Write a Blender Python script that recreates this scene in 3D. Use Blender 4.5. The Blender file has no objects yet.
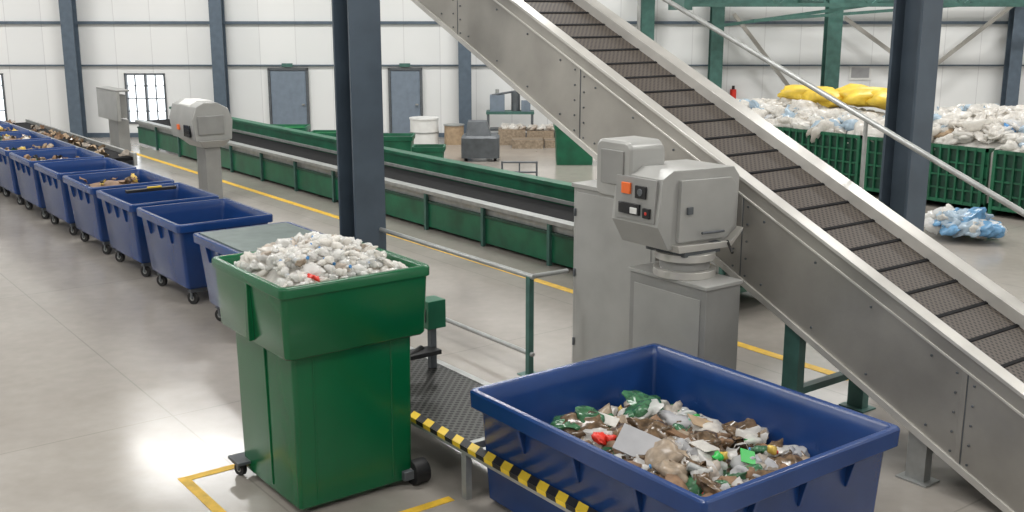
import bpy, bmesh, math, random
from mathutils import Matrix, Vector, noise
random.seed(7)
R=random.uniform
ROT=Matrix.Rotation(-math.atan2(0.6,0.8),4,'Z')   # building frame -> world
I4=Matrix.Identity(4)

# ------------------------------------------------------------ materials
def mat(name,col,rough=0.5,metal=0.0,var=0.0,vscale=6.0,bump=0.0,bscale=60.0,rvar=0.0,film=0.0,clear=0.0,bdist=.02,spec=.5):
    m=bpy.data.materials.new(name); m.use_nodes=True
    nt=m.node_tree; b=nt.nodes['Principled BSDF']
    b.inputs['Base Color'].default_value=(*col,1); b.inputs['Roughness'].default_value=rough
    b.inputs['Metallic'].default_value=metal; b.inputs['Specular IOR Level'].default_value=spec
    tc=nt.nodes.new('ShaderNodeTexCoord'); csock=None
    if var>0:
        n=nt.nodes.new('ShaderNodeTexNoise'); n.inputs['Scale'].default_value=vscale; n.inputs['Detail'].default_value=5
        nt.links.new(tc.outputs['Object'],n.inputs['Vector'])
        r=nt.nodes.new('ShaderNodeValToRGB')
        r.color_ramp.elements[0].position=.3; r.color_ramp.elements[1].position=.7
        r.color_ramp.elements[0].color=(*[max(0,c*(1-var)) for c in col],1)
        r.color_ramp.elements[1].color=(*[min(1,c*(1+var)) for c in col],1)
        nt.links.new(n.outputs['Fac'],r.inputs['Fac']); nt.links.new(r.outputs['Color'],b.inputs['Base Color']); csock=r.outputs['Color']
        if rvar>0:
            mr=nt.nodes.new('ShaderNodeMapRange'); mr.inputs['To Min'].default_value=rough-rvar; mr.inputs['To Max'].default_value=rough+rvar
            nt.links.new(n.outputs['Fac'],mr.inputs['Value']); nt.links.new(mr.outputs['Result'],b.inputs['Roughness'])
    if bump>0:
        n2=nt.nodes.new('ShaderNodeTexNoise'); n2.inputs['Scale'].default_value=bscale
        nt.links.new(tc.outputs['Object'],n2.inputs['Vector'])
        bp=nt.nodes.new('ShaderNodeBump'); bp.inputs['Strength'].default_value=bump; bp.inputs['Distance'].default_value=bdist
        nt.links.new(n2.outputs['Fac'],bp.inputs['Height']); nt.links.new(bp.outputs['Normal'],b.inputs['Normal'])
    last=b.outputs[0]; out=nt.nodes['Material Output']
    if film>0:
        tr=nt.nodes.new('ShaderNodeBsdfTranslucent'); tr.inputs['Color'].default_value=(*col,1)
        if csock: nt.links.new(csock,tr.inputs['Color'])
        mx=nt.nodes.new('ShaderNodeMixShader'); mx.inputs[0].default_value=film
        nt.links.new(last,mx.inputs[1]); nt.links.new(tr.outputs[0],mx.inputs[2]); last=mx.outputs[0]
    if clear>0:
        tr=nt.nodes.new('ShaderNodeBsdfTransparent'); tr.inputs['Color'].default_value=(.97,.97,.96,1)
        mx=nt.nodes.new('ShaderNodeMixShader'); mx.inputs[0].default_value=clear
        nt.links.new(last,mx.inputs[1]); nt.links.new(tr.outputs[0],mx.inputs[2]); last=mx.outputs[0]
    nt.links.new(last,out.inputs['Surface'])
    return m

def dots_mat(name,base,hole,scale,rough=.5,metal=0.0,thr=.3):
    m=bpy.data.materials.new(name); m.use_nodes=True; nt=m.node_tree; b=nt.nodes['Principled BSDF']
    b.inputs['Roughness'].default_value=rough; b.inputs['Metallic'].default_value=metal
    tc=nt.nodes.new('ShaderNodeTexCoord'); v=nt.nodes.new('ShaderNodeTexVoronoi'); v.voronoi_dimensions='2D'
    v.inputs['Scale'].default_value=scale; v.inputs['Randomness'].default_value=0.0
    mp=nt.nodes.new('ShaderNodeMapping'); mp.inputs['Rotation'].default_value=(0,0,math.radians(45))
    nt.links.new(tc.outputs['Object'],mp.inputs['Vector']); nt.links.new(mp.outputs['Vector'],v.inputs['Vector'])
    r=nt.nodes.new('ShaderNodeValToRGB'); r.color_ramp.elements[0].position=thr-.05; r.color_ramp.elements[1].position=thr+.05
    r.color_ramp.elements[0].color=(*hole,1); r.color_ramp.elements[1].color=(*base,1)
    nt.links.new(v.outputs['Distance'],r.inputs['Fac']); nt.links.new(r.outputs['Color'],b.inputs['Base Color'])
    bp=nt.nodes.new('ShaderNodeBump'); bp.inputs['Strength'].default_value=.5; bp.inputs['Distance'].default_value=.01
    nt.links.new(r.outputs['Color'],bp.inputs['Height']); nt.links.new(bp.outputs['Normal'],b.inputs['Normal'])
    return m

M_blue=mat('blue_plastic',(.009,.042,.165),.25,var=.12,vscale=3,bump=.03,bscale=90)
M_green=mat('green_plastic',(.002,.098,.034),.22,var=.07,vscale=2,bump=.015,bscale=100)
M_gpaint=mat('green_painted_steel',(.008,.110,.055),.4,var=.3,vscale=3)
M_gcage=mat('green_cage_paint',(.008,.095,.045),.5,var=.35,vscale=3)
M_gdark=mat('green_dark',(.008,.05,.03),.5,var=.3)
M_gcol=mat('green_column_paint',(.05,.13,.11),.5,var=.2)
M_col=mat('column_blue_grey_paint',(.060,.082,.108),.4,var=.18,vscale=2)
M_colw=mat('wall_column_paint',(.085,.115,.15),.5,var=.15)
M_grey=mat('grey_painted_metal',(.37,.37,.355),.36,.2,var=.08,vscale=3)
M_grey2=mat('mid_grey_painted_metal',(.28,.28,.27),.4,.2,var=.1,vscale=3)
M_dgrey=mat('dark_grey_metal',(.10,.11,.12),.5,.2,var=.2)
M_steel=mat('brushed_steel',(.37,.355,.325),.36,.5,var=.16,vscale=1.6,bump=.04,bscale=40,rvar=.08)
M_steel2=mat('bright_steel',(.58,.565,.53),.33,.45,var=.14,vscale=2,rvar=.06)
M_rail=mat('galvanised_rail',(.38,.39,.38),.4,.5,var=.15,vscale=8)
M_black=mat('black_rubber',(.012,.012,.013),.55,var=.3)
M_belt=mat('black_belt',(.012,.012,.013),.8,var=.3,vscale=10,spec=.15)
M_yel=mat('yellow_floor_paint',(.72,.44,.03),.5,var=.22,vscale=9)
M_yellow=mat('yellow_tape',(.75,.52,.03),.45,var=.08)
M_sack=mat('yellow_sack_film',(.72,.50,.05),.45,var=.2,vscale=4)
M_red=mat('red_plastic',(.62,.03,.015),.4,var=.15)
M_orange=mat('orange_label',(.85,.16,.03),.45)
M_white=mat('white_painted',(.72,.72,.70),.45,var=.06)
M_door=mat('door_paint',(.17,.21,.26),.5,var=.1)
M_screen=mat('screen_glass',(.01,.012,.015),.15)
M_lidgrey=mat('grey_green_lid',(.13,.17,.16),.5,var=.15)
M_mesh=dots_mat('perforated_grating',(.085,.085,.08),(.004,.004,.004),20,.45,.6,.36)
M_cbelt=dots_mat('perforated_cleated_belt',(.082,.066,.054),(.014,.011,.009),26,.6,.1,.30)

def floor_mat():
    m=bpy.data.materials.new('polished_concrete'); m.use_nodes=True; nt=m.node_tree; b=nt.nodes['Principled BSDF']
    tc=nt.nodes.new('ShaderNodeTexCoord')
    n=nt.nodes.new('ShaderNodeTexNoise'); n.inputs['Scale'].default_value=.45; n.inputs['Detail'].default_value=7; n.inputs['Roughness'].default_value=.55
    nt.links.new(tc.outputs['Object'],n.inputs['Vector'])
    r=nt.nodes.new('ShaderNodeValToRGB'); r.color_ramp.elements[0].position=.3; r.color_ramp.elements[1].position=.7
    r.color_ramp.elements[0].color=(.295,.268,.238,1); r.color_ramp.elements[1].color=(.37,.343,.308,1)
    nt.links.new(n.outputs['Fac'],r.inputs['Fac'])
    n2=nt.nodes.new('ShaderNodeTexNoise'); n2.inputs['Scale'].default_value=7; n2.inputs['Detail'].default_value=6
    nt.links.new(tc.outputs['Object'],n2.inputs['Vector'])
    mx=nt.nodes.new('ShaderNodeMix'); mx.data_type='RGBA'; mx.blend_type='OVERLAY'; mx.inputs[0].default_value=.12
    nt.links.new(r.outputs['Color'],mx.inputs[6]); nt.links.new(n2.outputs['Fac'],mx.inputs[7])
    br=nt.nodes.new('ShaderNodeTexBrick'); br.offset=0; br.inputs['Scale'].default_value=1
    br.inputs['Brick Width'].default_value=5.2; br.inputs['Row Height'].default_value=5.2
    br.inputs['Mortar Size'].default_value=.008; br.inputs['Color1'].default_value=(1,1,1,1); br.inputs['Color2'].default_value=(1,1,1,1)
    br.inputs['Mortar'].default_value=(.8,.8,.8,1)
    mp=nt.nodes.new('ShaderNodeMapping'); mp.inputs['Location'].default_value=(2.2,1.4,0); mp.inputs['Rotation'].default_value=(0,0,math.radians(-36.87))
    nt.links.new(tc.outputs['Object'],mp.inputs['Vector']); nt.links.new(mp.outputs['Vector'],br.inputs['Vector'])
    m2=nt.nodes.new('ShaderNodeMix'); m2.data_type='RGBA'; m2.blend_type='MULTIPLY'; m2.inputs[0].default_value=1
    nt.links.new(mx.outputs[2],m2.inputs[6]); nt.links.new(br.outputs['Color'],m2.inputs[7])
    nt.links.new(m2.outputs[2],b.inputs['Base Color'])
    n3=nt.nodes.new('ShaderNodeTexNoise'); n3.inputs['Scale'].default_value=1.3; n3.inputs['Detail'].default_value=5
    nt.links.new(tc.outputs['Object'],n3.inputs['Vector'])
    mr=nt.nodes.new('ShaderNodeMapRange'); mr.inputs['From Min'].default_value=.3; mr.inputs['From Max'].default_value=.7
    mr.inputs['To Min'].default_value=.14; mr.inputs['To Max'].default_value=.24
    nt.links.new(n3.outputs['Fac'],mr.inputs['Value']); nt.links.new(mr.outputs['Result'],b.inputs['Roughness'])
    b.inputs['Specular IOR Level'].default_value=.55
    return m
M_floor=floor_mat()

def wall_mat():
    m=bpy.data.materials.new('white_cladding_panels'); m.use_nodes=True; nt=m.node_tree; b=nt.nodes['Principled BSDF']
    b.inputs['Roughness'].default_value=.5
    tc=nt.nodes.new('ShaderNodeTexCoord'); br=nt.nodes.new('ShaderNodeTexBrick'); br.offset=0
    mp=nt.nodes.new('ShaderNodeMapping'); mp.inputs['Rotation'].default_value=(math.radians(90),0,0)
    nt.links.new(tc.outputs['Object'],mp.inputs['Vector'])
    br.inputs['Scale'].default_value=1; br.inputs['Brick Width'].default_value=1.0; br.inputs['Row Height'].default_value=30
    br.inputs['Mortar Size'].default_value=.010
    br.inputs['Color1'].default_value=(.78,.785,.775,1); br.inputs['Color2'].default_value=(.73,.74,.735,1); br.inputs['Mortar'].default_value=(.6,.6,.6,1)
    nt.links.new(mp.outputs['Vector'],br.inputs['Vector']); nt.links.new(br.outputs['Color'],b.inputs['Base Color'])
    return m
M_wall=wall_mat()
M_ceil=mat('ceiling_panel',(.62,.63,.63),.6,var=.05)

# ------------------------------------------------------------ builder
class Bd:
    def __init__(s,name,M=None):
        s.name=name; s.v=[]; s.f=[]; s.mi=[]; s.mats=[]; s.M=M or I4
    def idx(s,m):
        if m not in s.mats: s.mats.append(m)
        return s.mats.index(m)
    def add(s,vs,fs,m,T=None):
        o=len(s.v); k=s.idx(m)
        if T is not None: vs=[T@Vector(p) for p in vs]
        s.v+= [Vector(p) for p in vs]
        for f in fs: s.f.append([i+o for i in f]); s.mi.append(k)
    def box(s,x0,x1,y0,y1,z0,z1,m,T=None):
        vs=[(x,y,z) for z in(z0,z1) for y in(y0,y1) for x in(x0,x1)]
        s.add(vs,[(0,2,3,1),(4,5,7,6),(0,1,5,4),(2,6,7,3),(0,4,6,2),(1,3,7,5)],m,T)
    def cyl(s,p0,p1,r,m,n=16,r1=None,T=None):
        p0=Vector(p0);p1=Vector(p1);d=(p1-p0).normalized(); a=d.orthogonal().normalized(); b=d.cross(a); r1=r if r1 is None else r1
        vs=[];
        for i in range(n):
            t=2*math.pi*i/n; u=a*math.cos(t)+b*math.sin(t); vs.append(p0+u*r); vs.append(p1+u*r1)
        fs=[(2*i,(2*i+2)%(2*n),(2*i+3)%(2*n),2*i+1) for i in range(n)]
        fs.append([2*i for i in range(n)][::-1]); fs.append([2*i+1 for i in range(n)])
        s.add(vs,fs,m,T)
    def beam(s,p0,p1,w,h,m,T=None):
        p0=Vector(p0);p1=Vector(p1);d=(p1-p0).normalized(); a=d.cross(Vector((0,0,1)))
        if a.length<1e-4:a=Vector((1,0,0))
        a.normalize(); b=a.cross(d)
        vs=[p+a*i*w/2+b*j*h/2 for p in(p0,p1) for j in(-1,1) for i in(-1,1)]
        s.add(vs,[(0,2,3,1),(4,5,7,6),(0,1,5,4),(2,6,7,3),(0,4,6,2),(1,3,7,5)],m,T)
    def loft(s,secs,m,k=5,T=None,cap0=True,cap1=True):
        vs=[];n=4*k
        for (x0,x1,y0,y1,z,r) in secs:
            for ci,(cx,cy) in enumerate(((x1-r,y1-r),(x0+r,y1-r),(x0+r,y0+r),(x1-r,y0+r))):
                for j in range(k):
                    t=math.pi/2*(ci+j/(k-1)); vs.append((cx+r*math.cos(t),cy+r*math.sin(t),z))
        fs=[]
        for L in range(len(secs)-1):
            for i in range(n):
                a=L*n+i;b2=L*n+(i+1)%n; fs.append((a,b2,b2+n,a+n))
        if cap0: fs.append(list(range(n))[::-1])
        if cap1: fs.append([(len(secs)-1)*n+i for i in range(n)])
        s.add(vs,fs,m,T)
    def ibeam(s,x,y,z0,z1,w,m,T=None):
        t=w*.09
        s.box(x-w/2,x+w/2,y-w/2,y-w/2+t,z0,z1,m,T); s.box(x-w/2,x+w/2,y+w/2-t,y+w/2,z0,z1,m,T)
        s.box(x-t*.4,x+t*.4,y-w/2+t,y+w/2-t,z0,z1,m,T)
    def caster(s,x,y,r,w,m=None,top=.2,ang=0,T=None):
        c=math.cos(ang);n=math.sin(ang); a=Vector((c,n,0))*w/2
        p=Vector((x,y,r)); s.cyl(p-a,p+a,r,M_black,18,T=T); s.cyl(p-a*1.1,p+a*1.1,r*.45,M_rail,12,T=T)
        for sg in(-1,1):
            q=p+a*1.35*sg; s.beam((q.x,q.y,r*.9),(q.x,q.y,top),.012,r*.8,M_dgrey,T)
        s.box(x-.05,x+.05,y-.05,y+.05,top-.015,top,M_dgrey,T)
    def build(s,org=None,bevel=.006,ang=35,recalc=True):
        me=bpy.data.meshes.new(s.name)
        vv=[s.M@p for p in s.v]
        if org is None:
            xs=[p.x for p in vv];ys=[p.y for p in vv];zs=[p.z for p in vv]
            org=Vector(((min(xs)+max(xs))/2,(min(ys)+max(ys))/2,min(zs)))
        org=Vector(org)
        Rm=s.M.to_3x3().to_4x4(); inv=(Matrix.Translation(org)@Rm).inverted()
        me.from_pydata([inv@p for p in vv],[],s.f)
        for m in s.mats: me.materials.append(m)
        me.polygons.foreach_set('material_index',s.mi)
        me.update()
        if recalc:
            bm=bmesh.new(); bm.from_mesh(me); bmesh.ops.recalc_face_normals(bm,faces=bm.faces); bm.to_mesh(me); bm.free()
        me.polygons.foreach_set('use_smooth',[True]*len(me.polygons))
        me.set_sharp_from_angle(angle=math.radians(ang))
        ob=bpy.data.objects.new(s.name,me); bpy.context.scene.collection.objects.link(ob)
        ob.matrix_world=Matrix.Translation(org)@Rm
        if bevel:
            md=ob.modifiers.new('bevel','BEVEL'); md.width=bevel; md.segments=2; md.limit_method='ANGLE'; md.angle_limit=math.radians(40); md.harden_normals=False
        return ob

# ------------------------------------------------------------ waste pieces
def ico(sub):
    bm=bmesh.new(); bmesh.ops.create_icosphere(bm,subdivisions=sub,radius=1); v=[x.co.copy() for x in bm.verts]; f=[[q.index for q in p.verts] for p in bm.faces]; bm.free(); return v,f
ICO2=ico(2);ICO3=ico(3)
def rrot(): return Matrix.Rotation(R(0,6.28),4,'Z')@Matrix.Rotation(R(-1.2,1.2),4,'X')@Matrix.Rotation(R(-1.2,1.2),4,'Y')
def lump(b,c,s,m,flat=.6,amp=.45):
    V,F=ICO2; o=Vector((R(0,99),R(0,99),R(0,99))); sc=Vector((R(.7,1.3),R(.6,1.1),R(.35,1)*flat*1.4))
    vs=[]
    for p in V:
        k=1+amp*noise.noise(p*1.6+o)*1.6+amp*.6*noise.noise(p*4+o)
        vs.append(Vector((p.x*sc.x,p.y*sc.y,p.z*sc.z))*k*s)
    b.add(vs,F,m,Matrix.Translation(c)@rrot())
def bag(b,c,s,m,flat=.6):
    V,F=ICO3; o=Vector((R(0,99),R(0,99),R(0,99))); sc=Vector((R(.8,1.4),R(.6,1.1),R(.5,1)*flat))
    vs=[]
    for p in V:
        rd=1-2*abs(noise.noise(p*2.4+o)); r2=1-2*abs(noise.noise(p*5.5+o))
        k=.75+.5*noise.noise(p*1.3+o)+.20*rd+.10*r2
        vs.append(Vector((p.x*sc.x,p.y*sc.y,p.z*sc.z))*k*s)
    b.add(vs,F,m,Matrix.Translation(c)@Matrix.Rotation(R(0,6.28),4,'Z')@Matrix.Rotation(R(-.6,.6),4,'X')@Matrix.Rotation(R(-.6,.6),4,'Y'))
def sheet(b,c,s,m,n=5,curl=1.0,tilt=.7):
    o=Vector((R(0,99),R(0,99),0)); ax=R(.5,1.3);vs=[]
    for i in range(n):
        for j in range(n):
            x=(i/(n-1)-.5)*2;y=(j/(n-1)-.5)*2
            q=Vector((x*ax+R(-.12,.12),y+R(-.12,.12),0))
            q.z=curl*(noise.noise(q*1.2+o)*1.1+.25*noise.noise(q*4+o))
            vs.append(q*s)
    fs=[(i*n+j,i*n+j+1,(i+1)*n+j+1,(i+1)*n+j) for i in range(n-1) for j in range(n-1)]
    T=Matrix.Translation(c)@Matrix.Rotation(R(0,6.28),4,'Z')@Matrix.Rotation(R(-tilt,tilt),4,'X')@Matrix.Rotation(R(-tilt,tilt),4,'Y')
    b.add(vs,fs,m,T)
def bottle(b,c,s,m,cap,label=None):
    prof=[(0,.7),(.1,.95),(.5,1),(.9,1),(1.0,.86),(1.15,.86),(1.25,1.0),(2.0,1),(2.3,.8),(2.6,.45),(2.75,.36),(3.0,.34)]
    n=12;vs=[];sq=R(.55,1);o=R(0,50)
    for z,r in prof:
        for i in range(n):
            t=6.2832*i/n; k=r*(1+.16*noise.noise(Vector((math.cos(t)*1.5,math.sin(t)*1.5,z*1.3+o))))
            vs.append(((k*math.cos(t))*s,(k*sq*math.sin(t))*s,(z-1.5)*s))
    fs=[(L*n+i,L*n+(i+1)%n,(L+1)*n+(i+1)%n,(L+1)*n+i) for L in range(len(prof)-1) for i in range(n)]
    fs.append(list(range(n))[::-1])
    T=Matrix.Translation(c)@Matrix.Rotation(R(0,6.28),4,'Z')@Matrix.Rotation(R(1.1,2.0),4,'X')
    b.add(vs,fs,m,T); b.cyl((0,0,1.45*s),(0,0,1.75*s),.42*s,cap,8,T=T)
def can(b,c,s,m):
    T=Matrix.Translation(c)@Matrix.Rotation(R(0,6.28),4,'Z')@Matrix.Rotation(R(.8,2.2),4,'X')
    b.cyl((0,0,-1.7*s),(0,0,1.7*s),s,m,14,T=T); b.cyl((0,0,1.7*s),(0,0,1.85*s),s*.95,M_rail,14,r1=s*.8,T=T); b.cyl((0,0,-1.85*s),(0,0,-1.7*s),s*.8,M_rail,14,r1=s*.95,T=T)
def mound(b,x0,x1,y0,y1,z0,zf,m,n=14):
    vs=[];fs=[]
    for i in range(n+1):
        for j in range(n+1):
            x=x0+(x1-x0)*i/n;y=y0+(y1-y0)*j/n; vs.append((x,y,zf(i/n,j/n)+.02*noise.noise(Vector((x*9,y*9,0)))))
    for i in range(n):
        for j in range(n): fs.append((i*(n+1)+j,i*(n+1)+j+1,(i+1)*(n+1)+j+1,(i+1)*(n+1)+j))
    k=len(vs)
    vs+=[(x0,y0,z0),(x1,y0,z0),(x1,y1,z0),(x0,y1,z0)]
    fs.append((k,k+1,k+2,k+3))
    e=[i*(n+1) for i in range(n+1)]; fs.append([k]+e+[k+1])
    e=[n*(n+1)+j for j in range(n+1)]; fs.append([k+1]+e+[k+2])
    e=[i*(n+1)+n for i in range(n,-1,-1)]; fs.append([k+2]+e+[k+3])
    e=[j for j in range(n,-1,-1)]; fs.append([k+3]+e+[k])
    b.add(vs,fs,m)

W1=mat('clear_plastic_film',(.90,.88,.84),.20,var=.05,vscale=25,film=.5)
W2=mat('white_plastic_film',(.82,.79,.74),.30,var=.12,vscale=25,film=.45)
W3=mat('dirty_plastic_film',(.58,.51,.44),.4,var=.3,vscale=20,film=.4)
W4=mat('translucent_bottle_plastic',(.90,.90,.88),.08,var=.04,film=.4,clear=.38)
W6=mat('clear_bag_film',(.90,.89,.87),.10,var=.04,film=.45,clear=.22)
W5=mat('bluish_film',(.50,.62,.72),.2,var=.15,vscale=12,film=.35)
B1=mat('brown_paper',(.20,.115,.06),.6,var=.35,vscale=15)
B2=mat('cardboard',(.36,.26,.165),.7,var=.2,vscale=10)
B3=mat('brown_film',(.12,.078,.045),.18,var=.6,vscale=22)
B4=mat('tan_film',(.38,.30,.22),.3,var=.3,vscale=18,film=.2)
G1=mat('green_film',(.04,.13,.06),.22,var=.5,vscale=20)
G2=mat('bright_green_plastic',(.02,.40,.06),.35)
GR=mat('grey_card',(.36,.36,.37),.6,var=.1)
BL=mat('light_blue_plastic',(.06,.25,.55),.3)
BL2=mat('blue_film',(.18,.38,.60),.2,var=.3,vscale=10,film=.3)
OR=mat('orange_packaging',(.65,.22,.03),.35,var=.3,vscale=30)
YE=mat('yellow_packaging',(.60,.42,.08),.35,var=.3,vscale=30)

# ------------------------------------------------------------ room shell (building frame)
b=Bd('floor',ROT); b.box(-22,22,-6,30.7,-.2,0,M_floor); b.build(org=(0,0,0),bevel=0)
b=Bd('ceiling',ROT); b.box(-22,22,-6,30.7,8,8.2,M_ceil); b.build(bevel=0)
yW=30.5
def wallbox(b,x0,x1,z0,z1): b.box(x0,x1,yW,yW+.2,z0,z1,M_wall)
b=Bd('wall_back',ROT)
wins=[(-15.9,-14.2,.4,1.78),(-10.82,-9.68,.38,1.78)]
wallbox(b,-22,22,1.78,8); wallbox(b,-22,22,0,.38)
wallbox(b,-22,-15.9,.38,1.78);wallbox(b,-14.2,-10.82,.38,1.78);wallbox(b,-9.68,22,.38,1.78)
b.build(bevel=0)
for nm,a in(('wall_left',(-22.2,-22,-6,30.7)),('wall_right',(22,22.2,-6,30.7)),('wall_front',(-22,22,-6.2,-6))):
    b=Bd(nm,ROT); b.box(*a,0,8,M_wall); b.build(bevel=0)
for i,(x0,x1,z0,z1) in enumerate(wins):
    b=Bd('window_%d'%(i+1),ROT)
    for x in(x0,x1-.05,(x0+x1)/2-.02): b.box(x,x+.05,yW-.03,yW+.1,z0,z1,M_dgrey)
    for z in(z0,z1-.05): b.box(x0,x1,yW-.03,yW+.1,z,z+.05,M_dgrey)
    for k in range(1,4):
        z=z0+(z1-z0)*k/4; b.box(x0,x1,yW-.01,yW+.05,z-.012,z+.012,M_dgrey)
    for k in (.25,.75):
        x=x0+(x1-x0)*k; b.box(x-.012,x+.012,yW-.01,yW+.05,z0,z1,M_dgrey)
    b.build(bevel=0)
for i,(x0,x1) in enumerate(((-6.80,-5.68),(-3.45,-2.5))):
    b=Bd('door_%d'%(i+1),ROT)
    b.box(x0+.07,x1-.07,yW-.06,yW-.01,.02,1.86,M_door)
    for a in((x0,x0+.06,0,1.93),(x1-.06,x1,0,1.93),(x0,x1,1.87,1.93)): b.box(a[0],a[1],yW-.09,yW-.002,a[2],a[3],M_dgrey)
    b.box(x1-.2,x1-.12,yW-.12,yW-.06,.9,.94,M_rail)
    b.box((x0+x1)/2-.15,(x0+x1)/2+.15,yW-.12,yW-.09,1.96,2.06,M_gcol)
    b.build(bevel=0)
b=Bd('trim_1',ROT)
for z,h in((1.98,.04),(3.12,.08),(.0,.12),(4.6,.12)):
    if z==0:
        for a,c in((-22,-6.9),(-5.6,-3.5),(-2.45,22)): b.box(a,c,yW-.05,yW-.002,z,z+h,M_colw)
    else: b.box(-22,22,yW-.08,yW-.002,z,z+h,M_colw)
b.build(bevel=0)
for x,m in((-12.1,M_colw),(-8.05,M_colw),(-1.3,M_colw),(3.7,M_gcol),(5.6,M_gcol),(13.8,M_colw),(-16.5,M_colw),(17.5,M_colw)):
    b=Bd('wall_column',ROT); b.ibeam(x,yW-.32,0,8,.34,m); b.build(bevel=0)
b=Bd('steel_column',ROT); b.ibeam(8.0,27.5,0,8,.36,M_gcol); b.box(7.7,8.3,27.2,27.8,0,.03,M_gcol); b.build(bevel=0)
for (x,y) in((6.07,11.02),(11.70,7.60)):
    b=Bd('steel_column'); b.ibeam(x,y,0.03,8,.40,M_col)
    b.box(x-.3,x+.3,y-.3,y+.3,0,.03,M_col)
    for sx in(-.25,.25):
        for sy in(-.25,.25): b.cyl((x+sx,y+sy,.03),(x+sx,y+sy,.07),.02,M_rail,6)
    b.build(bevel=.004)
b=Bd('roof_truss',ROT)
for yy,z0 in((26.5,3.62),(29.0,3.72)):
    b.beam((4.2,yy,z0),(21.9,yy,z0),.09,.09,M_gcol); b.beam((4.2,yy,z0+.9),(21.9,yy,z0+.9),.12,.12,M_gcol)
    x=4.2;k=0
    while x<21:
        b.beam((x,yy,z0+(.9 if k%2 else 0)),(x+1.1,yy,z0+(0 if k%2 else .9)),.06,.06,M_gcol); x+=1.1;k+=1
for x in(4.2,21.8): b.box(x-.1,x+.1,26.4,29.1,3.5,4.7,M_gcol)
for x in (7.5,11,14.5,18): b.beam((x,26.5,3.65),(x,29,3.72),.08,.1,M_gcol)
b.beam((5.2,28,3.1),(9.5,26.5,3.75),.08,.08,M_gcol)
b.beam((5.8,26.5,3.25),(11.2,26.5,3.65),.07,.07,M_gcol)
b.build(bevel=0)
b=Bd('diagonal_brace',ROT)
for p,q in(((11.4,1.9),(13.6,3.7)),((9.0,3.3),(10.9,2.0)),((6.0,3.4),(7.8,1.2)),((14.1,3.5),(17.2,1.0))):
    b.beam((p[0],yW-.56,p[1]),(q[0],yW-.56,q[1]),.08,.1,M_steel)
b.build(bevel=0)
for ix in range(5):
    for iy in range(4):
        x=-16+8*ix; y=1+8.2*iy
        b=Bd('ceiling_lamp',ROT); b.box(x-1.6,x+1.6,y-.5,y+.5,7.66,7.74,M_white)
        for sx in(-1.2,1.2): b.cyl((x+sx,y,7.74),(x+sx,y,8),.02,M_rail,6)
        o=b.build(bevel=0)
        L=bpy.data.lights.new('lamp_light','AREA'); L.shape='RECTANGLE'; L.size=3.1; L.size_y=.95; L.energy=305 if iy<3 else 400; L.color=(1,.99,.97)
        lo=bpy.data.objects.new('lamp_light',L); bpy.context.scene.collection.objects.link(lo)
        lo.matrix_world=ROT@Matrix.Translation((x,y,7.64)); lo.parent=o; lo.matrix_parent_inverse=o.matrix_world.inverted()

b=Bd('yellow_floor_line'); b.box(8.55,8.67,6.0,28.6,0,.004,M_yel); b.build(bevel=0)
b=Bd('yellow_floor_marking')
b.box(2.56,4.05,7.6,7.68,0,.004,M_yel); b.box(2.56,2.64,6.1,7.6,0,.004,M_yel); b.box(2.64,4.05,6.1,6.18,0,.004,M_yel); b.build(bevel=0)

# ------------------------------------------------------------ bins
def blue_bin(x0,x1,y0,y1,h,zb=.2,tp=.11,casters=True,name='blue_bin',extra=None,lip=.04,r=.05,band=.10):
    b=Bd(name)
    def S(i,z,rr=r): return (x0+i,x1-i,y0+i,y1-i,z,max(.02,rr-i*.1))
    b.loft([S(tp+.03,zb),S(tp,zb+.03),S(lip+.01,h-band-.02),S(lip,h-band),S(.004,h-band),S(0,h-.015),S(.010,h),S(.045,h),S(.06,h-.02),S(lip+.035,h-.12),S(tp+.03,zb+.07)],M_blue)
    H=h-band; n=4
    for k in range(1,n):
        xx=x0+(x1-x0)*k/n; yy=y0+(y1-y0)*k/n
        for sgn,ye in((1,y0),(-1,y1)):
            b.add([(xx-.015,ye+sgn*.006,H+.01),(xx-.015,ye+sgn*(lip+.03),H+.01),(xx-.015,ye+sgn*(lip+.05),H-.2),(xx+.015,ye+sgn*.006,H+.01),(xx+.015,ye+sgn*(lip+.03),H+.01),(xx+.015,ye+sgn*(lip+.05),H-.2),(xx-.015,ye+sgn*(lip+.003),H-.18),(xx+.015,ye+sgn*(lip+.003),H-.18)],
              [(0,1,2,6),(3,7,5,4),(0,6,7,3),(6,2,5,7)],M_blue)
        for sgn,xe in((1,x0),(-1,x1)):
            b.add([(xe+sgn*.006,yy-.015,H+.01),(xe+sgn*(lip+.03),yy-.015,H+.01),(xe+sgn*(lip+.05),yy-.015,H-.2),(xe+sgn*.006,yy+.015,H+.01),(xe+sgn*(lip+.03),yy+.015,H+.01),(xe+sgn*(lip+.05),yy+.015,H-.2),(xe+sgn*(lip+.003),yy-.015,H-.18),(xe+sgn*(lip+.003),yy+.015,H-.18)],
              [(0,1,2,6),(3,7,5,4),(0,6,7,3),(6,2,5,7)],M_blue)
    if casters:
        b.box(x0+tp+.06,x1-tp-.06,y0+tp+.05,y0+tp+.13,zb-.05,zb,M_dgrey); b.box(x0+tp+.06,x1-tp-.06,y1-tp-.13,y1-tp-.05,zb-.05,zb,M_dgrey)
        for x in(x0+tp+.1,x1-tp-.1):
            for y in(y0+tp+.09,y1-tp-.09): b.caster(x,y,.075,.045,top=zb-.03,ang=.5)
    if extra: extra(b)
    return b.build(bevel=.004)
pitch=1.72
blue_bin(4.3,5.5,10.35,11.8,1.03,extra=lambda b:(b.box(4.37,5.43,10.42,11.73,1.0,1.035,M_lidgrey)))
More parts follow.
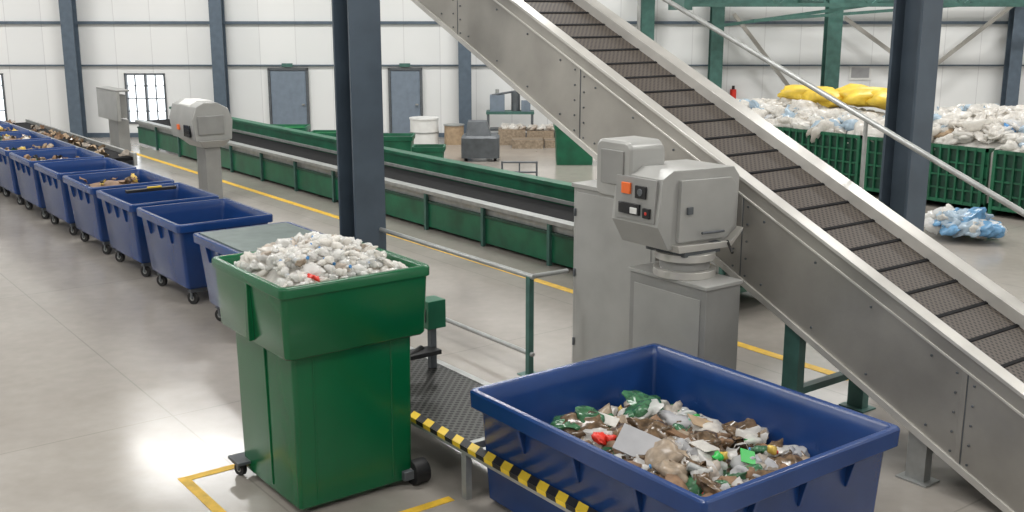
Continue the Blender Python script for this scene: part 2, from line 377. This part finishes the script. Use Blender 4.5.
def junk(x0,x1,y0,y1,z,n,mats,s=.12,hh=.08):
    def f(b):
        mound(b,x0,x1,y0,y1,z-.25,lambda u,v:z+hh*math.sin(u*3.14)*math.sin(v*3.14),B1,8)
        for i in range(n):
            c=Vector((R(x0+.05,x1-.05),R(y0+.05,y1-.05),z+R(0.02,.04+hh)))
            (sheet if random.random()<.5 else lump)(b,c,R(.5,1)*s,random.choice(mats))
    return f
JM=[B1,B2,B4,B3,YE,W2,B3,B1,M_black,GR,G1]
for i in range(9):
    y0=12.32+pitch*i; ex=None
    if i==1: ex=lambda b,y=y0:(b.box(4.6,5.3,y+.98,y+1.06,1.02,1.06,M_black),b.box(4.9,5.1,y+1.0,y+1.04,1.06,1.08,M_yellow))
    if i==2: ex=junk(4.47,5.38,y0+.9,y0+1.34,.86,12,[M_black,B3,YE,B1],.08)
    if i in(4,5): ex=junk(4.45,5.4,y0+.12,y0+1.34,.84,30,JM,.08)
    if i>5: ex=junk(4.45,5.4,y0+.12,y0+1.34,.90,36,JM,.08)
    blue_bin(4.32,5.55,y0,y0+1.5,1.03,extra=ex)

# big foreground blue bin
blue_bin(4.12,5.97,3.74,6.02,.87,zb=.02,tp=.10,lip=.055,r=.04,casters=False,band=.13)
b=Bd('mixed_waste_pile')
zf=lambda u,v:.39+.13*math.sin(min(1,max(0,u))*3.14)*math.sin(min(1,max(0,v))*3.14)
mound(b,4.27,5.84,3.90,5.86,.14,zf,B3,18)
P=[B1,B3,B3,W1,B4,W2,W3,G1,GR,B1,B3,B4,W6,B1,B3]
for i in range(330):
    x=R(4.35,5.76);y=R(3.98,5.78);u=(x-4.27)/1.57;v=(y-3.90)/1.96
    z=zf(u,v)+.03+R(0,.06)
    m=random.choice(P); q=random.random()
    if q<.30: sheet(b,Vector((x,y,z)),R(.07,.14),m,9,.8,.45)
    elif q<.78: bag(b,Vector((x,y,z)),R(.08,.15),m,.65)
    elif q<.90: bottle(b,Vector((x,y,z+.02)),R(.030,.045),random.choice([W4,G1,W4]),random.choice([M_red,BL,M_white]))
    elif q<.94: can(b,Vector((x,y,z+.02)),R(.028,.036),random.choice([M_rail,BL,OR,GR]))
    else: lump(b,Vector((x,y,z+.03)),R(.03,.05),random.choice([YE,OR,W2,G2]))
def card(x,y,z,w,l,m,rx,ry,rz):
    b.box(-w/2,w/2,-l/2,l/2,-.003,.003,m,Matrix.Translation((x,y,z))@Matrix.Rotation(rz,4,'Z')@Matrix.Rotation(ry,4,'Y')@Matrix.Rotation(rx,4,'X'))
card(4.75,4.9,.66,.22,.32,GR,.35,-.5,.4); card(5.1,4.65,.65,.18,.14,W1,.2,.2,.2); card(5.25,4.4,.62,.12,.1,G2,.3,-.4,.8)
card(5.45,5.0,.62,.14,.2,B2,.4,-.2,1.1); card(4.9,5.5,.64,.10,.3,W1,.2,-.3,.5)
for k in range(4): bag(b,Vector((4.66+.05*k,5.2-.06*k,.63)),.06,M_red)
for k in range(4): bag(b,Vector((4.75+R(-.1,.2),5.35+R(-.1,.25),.60)),.14,random.choice([G1,W6,B3]))
for k in range(4): bag(b,Vector((5.3+R(-.2,.2),5.5+R(-.1,.1),.58)),.14,random.choice([G1,W6]))
for k in range(8): bag(b,Vector((5.05+R(-.25,.25),4.95+R(-.2,.2),.59)),.15,random.choice([B3,B1,B3,B4]))
b.build(bevel=0,recalc=False,ang=75)

# green cart
x0,x1,y0,y1=2.90,4.08,6.40,7.62
b=Bd('green_waste_cart')
def S(i,z,r=.04): return (x0+i,x1-i,y0+i,y1-i,z,r)
b.loft([S(.14,.04,.03),S(.125,.06,.03),S(.112,1.17,.035),S(.05,1.19,.04),S(.035,1.21,.04),S(.018,1.63,.045),S(0,1.635,.05),S(0,1.695,.05),S(.01,1.71,.05),S(.04,1.71,.04),S(.055,1.69,.04),S(.07,1.25,.04),S(.16,1.15,.03),S(.18,.2,.03)],M_green,6)
for a,c in((x0+.26,x0+.275),(x1-.30,x1-.285)):
    b.add([(a,y0+.118,.1),(c,y0+.118,.1),(c,y0+.105,1.17),(a,y0+.105,1.17),(a,y0+.16,.1),(c,y0+.16,.1),(c,y0+.14,1.17),(a,y0+.14,1.17)],[(0,1,2,3),(0,3,7,4),(1,5,6,2)],M_green)
b.add([(x0+.116,y0+.55,.1),(x0+.116,y0+.6,.1),(x0+.098,y0+.6,1.17),(x0+.098,y0+.55,1.17),(x0+.16,y0+.55,.1),(x0+.16,y0+.6,.1),(x0+.14,y0+.6,1.17),(x0+.14,y0+.55,1.17)],[(0,1,2,3),(0,3,7,4),(1,5,6,2)],M_green)
b.box(x0-.004,x0+.05,y0+.55,y0+.60,1.22,1.64,M_green)
for xx,yy,rr in((x0+.08,y1-.16,.055),): b.caster(xx,yy,rr,.04,top=rr*2.1,ang=.3)
for yy in(y0+.12,y1-.2): b.cyl((x1-.14,yy,.095),(x1-.02,yy,.095),.095,M_black,24); b.cyl((x1-.15,yy,.095),(x1-.01,yy,.095),.04,M_rail,14)
b.box(x1-.22,x1-.1,y0+.08,y1-.16,.06,.13,M_dgrey)
b.box(x0+.02,x0+.18,y1-.26,y1-.06,.115,.14,M_dgrey)
b.build(bevel=.004)
b=Bd('plastic_waste_heap')
hf=lambda u,v:1.57+.24*(math.sin(min(.99,max(.01,u))*3.14)**.6)*(math.sin(min(.99,max(.01,v))*3.14)**.6)
mound(b,x0+.09,x1-.09,y0+.09,y1-.09,1.3,hf,W2,16)
P=[W1,W6,W2,W1,W4,W6,W1,W2,W6,W3]
for i in range(560):
    x=R(x0+.1,x1-.1);y=R(y0+.1,y1-.1); u=(x-x0-.09)/(x1-x0-.18);v=(y-y0-.09)/(y1-y0-.18)
    z=hf(u,v)+R(.0,.07); q=random.random()
    m=random.choice(P)
    if q<.08: sheet(b,Vector((x,y,z)),R(.03,.06),m,7,1.0,.5)
    elif q<.42: bag(b,Vector((x,y,z)),R(.035,.065),m,.7)
    else: bottle(b,Vector((x,y,z)),R(.022,.032),random.choice([W4,W4,W6,W1]),random.choice([M_white,M_white,M_white,BL,W2]))
for dx,dy in((.30,.17),(.33,.13),(.27,.2)): lump(b,Vector((x0+dx,y0+dy,1.71)),.034,M_red)
for k in range(4): bag(b,Vector((R(x0+.2,x1-.2),R(y0+.2,y1-.2),1.79)),.045,random.choice([B4,W3]))
b.build(bevel=0,recalc=False,ang=80)

# raised grating walkway with hazard tape edge
b=Bd('grating_walkway')
b.box(4.19,5.0,6.1,8.45,.38,.42,M_mesh)
for a in((4.10,4.19,3.2,8.5),(4.98,5.05,6.05,8.5)): b.box(*a,.37,.425,M_rail)
for a in((4.19,5.0,6.06,6.11),(4.19,5.0,8.44,8.5)): b.box(*a,.37,.425,M_rail)
for y in(3.4,6.08,8.4):
    b.box(4.12,4.17,y-.03,y+.03,0,.37,M_rail)
    if y>6: b.box(4.99,5.04,y-.03,y+.03,0,.37,M_rail)
y=3.2;k=0
while y<8.3:
    c=M_yellow if k%2 else M_black
    b.add([(4.10,y,.428),(4.19,y+.07,.428),(4.19,y+.17,.428),(4.10,y+.10,.428)],[(0,1,2,3)],c)
    b.add([(4.098,y,.428),(4.098,y+.10,.428),(4.098,y+.09,.395),(4.098,y-.01,.395)],[(0,1,2,3)],c); y+=.10;k+=1
b.build(bevel=0,recalc=False)
b=Bd('control_post')
b.box(4.86,4.92,7.66,7.72,.422,.80,M_dgrey); b.box(4.80,4.98,7.6,7.78,.8,1.05,M_gpaint); b.box(4.79,4.80,7.64,7.74,.86,.98,M_black); b.cyl((4.78,7.69,.62),(4.6,7.6,.6),.03,M_black,10); b.box(4.55,4.9,7.55,7.72,.58,.62,M_black)
b.build()

b=Bd('handrail')
b.cyl((6.2,7.92,1.0),(6.2,11.6,1.0),.026,M_rail,12); b.cyl((6.2,7.92,.22),(6.2,11.6,.22),.024,M_rail,12)
b.cyl((6.2,7.95,1.0),(6.63,7.93,1.0),.024,M_rail,12)
for y in(7.98,11.55): b.box(6.17,6.23,y-.03,y+.03,0,1.0,M_gcol); b.box(6.11,6.29,y-.09,y+.09,0,.012,M_gcol)
b.build()

# ------------------------------------------------------------ long green flat conveyor
b=Bd('flat_belt_conveyor')
Y0,Y1=8.1,29.0
b.box(9.3,9.36,Y0,Y1,.05,.44,M_gpaint); b.box(9.24,9.42,Y0,Y1,.60,.66,M_rail); b.box(9.28,9.38,Y0,Y1,.44,.48,M_gdark)
b.box(9.33,9.36,Y0,Y1,.48,.60,M_rail)
b.box(9.42,10.22,Y0+.1,Y1-.1,.60,.64,M_belt); b.box(9.36,10.3,Y0,Y1,.3,.36,M_gdark)
b.box(10.22,10.32,Y0,Y1,.5,.92,M_gpaint); b.box(10.18,10.4,Y0,Y1,.90,.96,M_gpaint); b.box(10.2,10.23,Y0,Y1,.66,.72,M_rail)
b.box(10.36,10.42,Y0,Y1,.05,.5,M_gpaint)
b.cyl((9.42,Y0+.1,.55),(10.22,Y0+.1,.55),.08,M_rail,20)
y=Y0+.2
while y<Y1:
    b.box(9.25,9.31,y-.03,y+.03,0,.62,M_gcol); b.box(10.4,10.46,y-.04,y+.04,0,.9,M_gcol); y+=1.6
b.build(bevel=.004)

b=Bd('side_conveyor')
b.box(5.72,5.78,20,28,.7,.93,M_rail); b.box(6.3,6.36,20,28,.7,.93,M_rail); b.box(5.78,6.3,20.05,27.95,.8,.86,M_belt)
for y in(20.3,23,25.5,27.7):
    for x in(5.75,6.33): b.box(x-.04,x+.04,y-.04,y+.04,0,.7,M_gcol)
for i in range(40): sheet(b,Vector((R(5.85,6.25),R(20.2,27.8),.89)),R(.05,.09),random.choice([B1,B2,B3,W3]))
b.build(bevel=0,recalc=False)

# ------------------------------------------------------------ inclined conveyor
XA,XB=7.0,8.1
SL=.458
def zt(y): return .95+SL*(y-3.54)
YA,YE_=3.42,14.6
b=Bd('inclined_belt_conveyor')
def slab(xa,xb,d0,d1,ya,yb,m):
    vs=[(x,y,zt(y)+d) for d in(d0,d1) for y in(ya,yb) for x in(xa,xb)]
    b.add(vs,[(0,2,3,1),(4,5,7,6),(0,1,5,4),(2,6,7,3),(0,4,6,2),(1,3,7,5)],m)
for xa in(XA,XB-.04): slab(xa,xa+.04,-.9,-.02,YA,YE_,M_steel)
slab(XA-.015,XA+.12,-.02,.01,YA,YE_,M_steel2)
slab(XB-.14,XB+.03,-.02,.03,YA,YE_,M_steel2)
slab(XB-.15,XB-.12,-.10,.03,YA,YE_,M_steel2)
slab(XA+.11,XA+.125,-.10,.0,YA,YE_,M_steel)
slab(XA-.02,XA,-.9,-.84,YA,YE_,M_steel2); slab(XA-.012,XA,-.15,-.13,YA,YE_,M_steel2); slab(XB,XB+.02,-.9,-.84,YA,YE_,M_steel2)
slab(XA+.12,XB-.14,-.12,-.075,YA,YE_,M_cbelt)
slab(XA+.12,XB-.14,-.80,-.77,YA,YE_,M_belt)
y=YA+.1
while y<YE_:
    slab(XA+.125,XB-.15,-.076,-.066,y,y+.025,M_belt); y+=.27
for y in(3.9,6.05,8.2,10.35,12.5):
    slab(XA-.004,XA,-.84,-.15,y,y+.010,M_dgrey)
    slab(XA-.008,XA,-.84,-.15,y+.010,y+.045,M_steel)
    for k in range(5):
        for dy in(-.05,.09):
            z=zt(y+dy)-.2-.15*k; b.cyl((XA-.010,y+dy,z),(XA,y+dy,z),.010,M_dgrey,8)
y=4.2
while y<13:
    for d in(-.22,-.76):
        z=zt(y)+d; b.cyl((XA-.010,y,z),(XA,y,z),.011,M_dgrey,8)
    y+=.54
zb=zt(YA)
for xa in(XA,XB-.04): b.box(xa,xa+.04,2.0,YA,.02,zb-.02,M_steel)
b.box(XA-.015,XA+.12,2.0,YA,zb-.02,zb+.01,M_steel2); b.box(XB-.14,XB+.03,2.0,YA,zb-.02,zb+.03,M_steel2)
b.box(XA+.12,XB-.14,2.05,YA,zb-.12,zb-.075,M_cbelt); b.box(XA,XB,1.97,2.03,.02,zb+.01,M_steel)
for y,m in((4.28,M_rail),(5.5,M_gcol)):
    for x in(XA+.04,XB-.12):
        b.box(x,x+.09,y-.08,y+.08,0,zt(y)-.80,m); b.box(x-.05,x+.14,y-.13,y+.13,0,.015,m)
    b.box(XA+.1,XB-.1,y-.04,y+.04,.32 if y>5 else .2,.38 if y>5 else .26,m)
b.box(7.46,7.66,13.4,13.6,0,zt(13.5)-.85,M_gcol); b.box(7.36,7.76,13.3,13.7,0,.02,M_gcol); b.box(XA+.02,XB-.02,13.42,13.58,zt(13.5)-1.02,zt(13.5)-.84,M_gcol)
b.cyl((XA+.1,YE_,zt(YE_)-.3),(XB-.1,YE_,zt(YE_)-.3),.22,M_rail,24)
b.build(bevel=.003)
b=Bd('conveyor_handrail')
f=lambda y:1.90+.412*(y-4.35)
b.cyl((8.42,2.6,f(2.6)),(8.42,11.5,f(11.5)),.026,M_rail,12)
for y in(2.9,5.9,8.9,11.2):
    b.cyl((8.42,y,zt(y)-.55),(8.42,y,f(y)),.02,M_rail,10); b.box(XB+.03,8.44,y-.03,y+.03,zt(y)-.55,zt(y)-.5,M_rail)
b.build()

# ------------------------------------------------------------ sensor machine (foreground)
b=Bd('electrical_cabinet')
b.box(6.66,6.94,6.75,7.88,.06,1.84,M_grey); b.box(6.64,6.94,6.73,7.90,1.84,1.88,M_grey); b.box(6.68,6.92,6.77,7.86,0,.06,M_dgrey)
b.box(6.65,6.66,6.8,7.83,.12,1.80,M_grey); b.box(6.63,6.65,6.92,6.95,.85,1.05,M_dgrey)
for z in(.3,1.0,1.6): b.cyl((6.64,7.84,z-.04),(6.64,7.84,z+.04),.014,M_dgrey,8)
b.build()
b=Bd('optical_sorter_head')
b.box(6.2,6.6,5.7,6.58,.0,1.33,M_grey2); b.box(6.185,6.615,5.685,6.595,1.33,1.36,M_grey)
b.box(6.192,6.2,5.76,6.52,.1,1.24,M_grey)
b.cyl((6.4,6.14,1.36),(6.4,6.14,1.42),.26,M_steel2,36); b.cyl((6.4,6.14,1.42),(6.4,6.14,1.50),.21,M_grey2,36); b.cyl((6.4,6.14,1.50),(6.4,6.14,1.56),.25,M_steel2,36)
b.box(6.2,6.62,5.95,6.4,1.55,1.64,M_dgrey)
def prism(prof,ya,yb,m):
    n=len(prof); vs=[(x,ya,z) for x,z in prof]+[(x,yb,z) for x,z in prof]
    b.add(vs,[list(range(n)),list(range(n,2*n))[::-1]]+[(i,(i+1)%n,(i+1)%n+n,i+n) for i in range(n)],m)
prism([(6.06,1.62),(6.74,1.60),(6.86,1.72),(6.87,2.16),(6.80,2.24),(6.10,2.26),(5.98,2.20),(5.94,1.82)],6.0,6.54,M_grey)
prism([(6.14,1.68),(6.70,1.66),(6.79,1.75),(6.80,2.10),(6.74,2.16),(6.16,2.18)],5.965,6.0,M_grey)
prism([(6.12,1.60),(6.72,1.58),(6.86,1.70),(6.87,1.73),(6.72,1.63),(6.10,1.66)],5.93,6.56,M_steel2)
prism([(5.93,1.84),(5.95,2.19),(5.97,2.19),(5.95,1.84)],6.04,6.50,M_grey2)
b.box(5.925,5.945,6.32,6.42,2.05,2.14,M_orange); b.box(5.925,5.945,6.14,6.26,2.03,2.13,M_black); b.cyl((5.92,6.2,2.08),(5.94,6.2,2.08),.03,M_dgrey,14)
b.box(5.915,5.945,6.2,6.44,1.89,1.98,M_screen); b.box(5.91,5.945,6.22,6.3,1.90,1.95,M_white); b.box(5.915,5.945,6.08,6.16,1.88,1.96,M_black)
b.cyl((5.912,6.12,1.92),(5.93,6.12,1.92),.014,M_red,10)
b.box(6.22,6.28,5.945,5.965,1.9,1.96,M_dgrey); b.cyl((6.36,5.92,1.74),(6.62,5.92,1.73),.012,M_dgrey,8)
b.cyl((6.70,5.95,1.63),(6.62,5.82,1.56),.012,M_black,8)
T=Matrix(((0,0,1,5.97),(1,0,0,0),(0,1,0,0),(0,0,0,1)))
b.loft([(6.38,6.77,2.0,2.44,0,.06),(6.36,6.79,1.98,2.46,.02,.07),(6.36,6.79,1.98,2.46,.36,.08),(6.38,6.77,2.0,2.43,.40,.08)],M_grey,6,T)
b.box(5.955,5.975,6.44,6.71,2.10,2.38,M_grey2)
b.build(bevel=.008)

b=Bd('optical_sorter')
b.box(7.45,7.75,19.45,19.9,0,1.1,M_grey2); b.box(7.35,7.85,19.35,20.0,0,.02,M_dgrey)
b.add([(7.4,19.4,1.0),(7.8,19.4,1.0),(7.8,20.1,1.0),(7.4,20.1,1.0),(7.3,19.3,1.14),(7.9,19.3,1.14),(7.9,20.5,1.14),(7.3,20.5,1.14)],[(0,1,2,3),(4,5,6,7),(0,1,5,4),(1,2,6,5),(2,3,7,6),(3,0,4,7)],M_grey)
prism([(7.25,1.14),(7.95,1.14),(7.98,1.5),(7.9,1.72),(7.7,1.83),(7.45,1.84),(7.28,1.76),(7.2,1.5)],19.35,20.55,M_grey)
prism([(7.22,1.50),(7.3,1.77),(7.45,1.86),(7.72,1.85),(7.92,1.73),(8.0,1.5),(7.9,1.5),(7.7,1.78),(7.4,1.8),(7.3,1.6)],19.7,20.3,M_white)
b.box(7.19,7.23,19.5,19.8,1.2,1.42,M_screen); b.box(7.19,7.23,20.05,20.15,1.3,1.4,M_orange); b.box(7.3,7.8,19.32,19.35,1.25,1.6,M_grey2)
b.build(bevel=.01)
b=Bd('sensor_panel_stand')
b.box(7.3,7.55,24.1,24.75,0,1.15,M_grey2); b.box(7.22,7.3,23.8,25.2,1.15,1.78,M_grey); b.box(7.3,7.5,24.0,25.0,1.2,1.70,M_grey2)
b.box(7.22,7.52,23.8,25.2,1.78,1.82,M_grey2)
b.build(bevel=.01)

# ------------------------------------------------------------ right side storage
def crate(x0,x1,y0,y1,h):
    b=Bd('green_storage_container')
    t=.05
    b.box(x0,x1,y0,y1,.1,.16,M_gdark)
    for a in((x0,x0+t,y0,y1),(x1-t,x1,y0,y1),(x0,x1,y0,y0+t),(x0,x1,y1-t,y1)): b.box(*a,.1,h,M_gdark)
    for z in(.12,.36,.6,.84,h-.06):
        w=.06 if z in(.12,h-.06) else .03
        b.box(x0-.04,x0,y0,y1,z,z+w,M_gcage); b.box(x0,x1,y0-.04,y0,z,z+w,M_gcage)
    n=14
    for i in range(n+1):
        y=y0+(y1-y0-.06)*i/n; w=.06 if i in(0,7,n) else .035
        b.box(x0-.05,x0,y,y+w,.0 if i in(0,n) else .12,h,M_gcage)
        x=x0+(x1-x0-.06)*i/n; b.box(x,x+w,y0-.05,y0,.0 if i in(0,n) else .12,h,M_gcage)
    b.box(x0,x1,y1-.06,y1,0,.1,M_gdark); b.box(x1-.1,x1,y0,y1,0,.1,M_gdark)
    b.build(bevel=0)
for y0 in(4.9,7.45,10.0,12.55,15.1): crate(17.8,20.6,y0,y0+2.4,1.15)
b=Bd('plastic_film_heap')
def hz(u,v):
    k=.60 if v<.5 else max(.36,.60-(v-.5)*1.2)
    return .98+k*math.sin(min(.99,max(.01,u))*3.14)**.6*(.8+.22*math.sin(v*17))
mound(b,17.88,20.5,4.98,17.4,.2,hz,W2,24)
P=[W1,W1,W2,W1,W2,W2,W1,W2,W1,W5]
for i in range(1100):
    u=R(.02,.98);v=R(.01,.99);x=17.88+2.62*u;y=4.98+12.42*v
    z=hz(u,v)+R(0,.1)
    m=random.choice(P) if random.random()<.985 else random.choice([BL,B2,W3])
    if random.random()<.8: bag(b,Vector((x,y,z)),R(.14,.30),m,.7)
    else: sheet(b,Vector((x,y,z)),R(.10,.2),m,7,1,.5)
b.build(bevel=0,recalc=False,ang=80)
b=Bd('yellow_sack_pile')
for k in range(5):
    y=13.3+.5*k
    V,F=ICO3; o=Vector((R(0,9),R(0,9),R(0,9))); T=Matrix.Translation((19.7+R(-.25,.25),y,1.66+R(-.05,.08)))@Matrix.Rotation(R(-.5,.5),4,'Z')
    b.add([Vector((p.x*.38,p.y*.6,p.z*.2))*(1+.35*noise.noise(p*1.5+o)+.12*noise.noise(p*5+o)) for p in V],F,M_sack,T)
b.build(bevel=0,recalc=False,ang=80)
b=Bd('plastic_film_bale')
for k in range(50):
    a=R(0,6.28);r=R(0,1)**.5
    bag(b,Vector((15.6+.40*r*math.cos(a),9.1+.64*r*math.sin(a),.13+.19*(1-r*r)+R(0,.05))),R(.13,.22),random.choice([W5,BL2,W5,W6,BL2,W5,W2]),.8)
b.build(org=(15.6,9.1,0),bevel=0,recalc=False,ang=80)

# ------------------------------------------------------------ centre background items (building frame)
def tub(name,x,y,w,d,h,m,fill=None,z0=0):
    b=Bd(name,ROT)
    a=(x-w/2,x+w/2,y-d/2,y+d/2)
    def S(i,z): return (a[0]+i,a[1]-i,a[2]+i,a[3]-i,z,.04)
    b.loft([S(.06,z0),S(.03,h-.1),S(0,h-.1),S(0,h),S(.04,h),S(.05,h-.08),S(.07,z0+.06)],m,3)
    if fill: b.box(a[0]+.07,a[1]-.07,a[2]+.07,a[3]-.07,h-.2,h-.06,fill)
    b.build(bevel=0)
tub('green_crate',-2.80,25.9,.9,.8,.58,M_gpaint,M_gdark); tub('green_crate',-1.9,24.6,.75,.6,.48,M_gpaint,M_gdark)
tub('green_crate',-5.75,27.6,1.1,.8,.62,M_gpaint,G2); tub('green_crate',-4.7,27.4,.8,.7,.5,M_gpaint,G2)
tub('green_crate',1.45,25.2,.95,.8,.92,M_gpaint,M_gdark)
b=Bd('white_drum',ROT); b.cyl((-2.35,29,0),(-2.35,29,.66),.38,M_white,24); b.cyl((-2.35,29,.66),(-2.35,29,.70),.4,M_white,24); b.cyl((-2.35,29,.3),(-2.35,29,.33),.395,M_rail,24); b.build(bevel=0)
b=Bd('cardboard_drum',ROT); b.cyl((-1.55,28.9,0),(-1.55,28.9,.5),.26,B2,24); b.cyl((-1.55,28.9,.5),(-1.55,28.9,.53),.28,M_rail,24); b.build(bevel=0)
b=Bd('grey_floor_machine',ROT)
b.loft([(-1.2,-.3,25.4,26.2,.08,.08),(-1.2,-.3,25.4,26.2,.55,.1),(-1.15,-.35,25.45,26.15,.6,.1)],M_dgrey,4); b.loft([(-1.1,-.5,25.5,26.15,.6,.08),(-1.05,-.6,25.6,26.1,.92,.08)],M_dgrey,4)
for x in(-1.1,-.4): b.cyl((x-.03,25.6,.1),(x+.03,25.6,.1),.1,M_black,14); b.cyl((x-.03,26.05,.1),(x+.03,26.05,.1),.1,M_black,14)
b.build(bevel=0)
b=Bd('low_barrier_frame',ROT)
for x in(-.2,.5): b.cyl((x,21.7,0),(x,21.7,.52),.02,M_dgrey,8)
b.cyl((-.2,21.7,.5),(.5,21.7,.5),.02,M_dgrey,8); b.cyl((-.2,21.7,.3),(.5,21.7,.3),.02,M_dgrey,8); b.cyl((.15,21.7,0),(.15,21.7,.5),.015,M_dgrey,8)
for x in(-.2,.5): b.box(x-.03,x+.03,21.5,21.9,0,.02,M_dgrey)
b.build(bevel=0)
b=Bd('baled_paper_stack',ROT)
for x,y,w,h in((0,28.9,.72,.42),(.75,28.9,.72,.38),(1.5,29,.72,.42),(.4,28.2,.8,.22),(1.3,28.3,.9,.2)):
    b.box(x-w/2,x+w/2,y-.3,y+.3,0,h,B4); b.box(x-w/2-.005,x+w/2+.005,y-.12,y-.1,0,h+.005,M_dgrey)
for i in range(40): bag(b,Vector((R(-.3,1.8),R(28.65,29.2),.44)),.12,random.choice([W1,W2,W3]))
b.build(bevel=0,recalc=False,ang=80)
b=Bd('workshop_machine',ROT)
b.box(-.7,.6,29.3,29.9,.75,.82,M_gcol)
for x in(-.65,.55):
    for y in(29.35,29.85): b.box(x-.03,x+.03,y-.03,y+.03,0,.75,M_dgrey)
b.box(-.6,-.2,29.4,29.8,.82,1.25,M_door); b.cyl((.1,29.6,.82),(.1,29.6,1.35),.12,M_dgrey,16); b.box(.25,.5,29.4,29.75,.82,1.1,M_door); b.cyl((-.4,29.6,1.25),(-.4,29.6,1.4),.05,M_rail,8); b.box(-.6,.5,29.35,29.85,.3,.35,M_dgrey)
b.cyl((-.55,29.5,1.25),(.1,29.6,1.35),.03,M_dgrey,8)
b.build(bevel=0)
b=Bd('fire_extinguisher',ROT); b.cyl((6.15,30.3,.9),(6.15,30.3,1.35),.09,M_red,14); b.cyl((6.15,30.3,1.35),(6.15,30.3,1.45),.04,M_black,8); b.box(6.1,6.2,30.38,30.49,1.0,1.25,M_dgrey); b.build(bevel=0)
b=Bd('wall_notice',ROT); b.box(9.4,10.0,yW-.03,yW-.002,1.6,2.0,M_white); b.box(9.45,9.95,yW-.035,yW-.03,1.66,1.94,GR); b.build(bevel=0)

# ------------------------------------------------------------ world, camera
w=bpy.data.worlds.new('World'); bpy.context.scene.world=w; w.use_nodes=True
bg=w.node_tree.nodes['Background']; bg.inputs['Color'].default_value=(.9,.96,1,1); bg.inputs['Strength'].default_value=2.5
cam=bpy.data.cameras.new('camera'); cam.sensor_width=36; cam.lens=37.97; cam.clip_end=200
co=bpy.data.objects.new('camera',cam); bpy.context.scene.collection.objects.link(co)
co.location=(0,0,3.5); co.rotation_euler=(math.radians(90-12.83),0,-math.atan2(.6,.8))
bpy.context.scene.camera=co
bpy.context.scene.view_settings.view_transform='Standard'
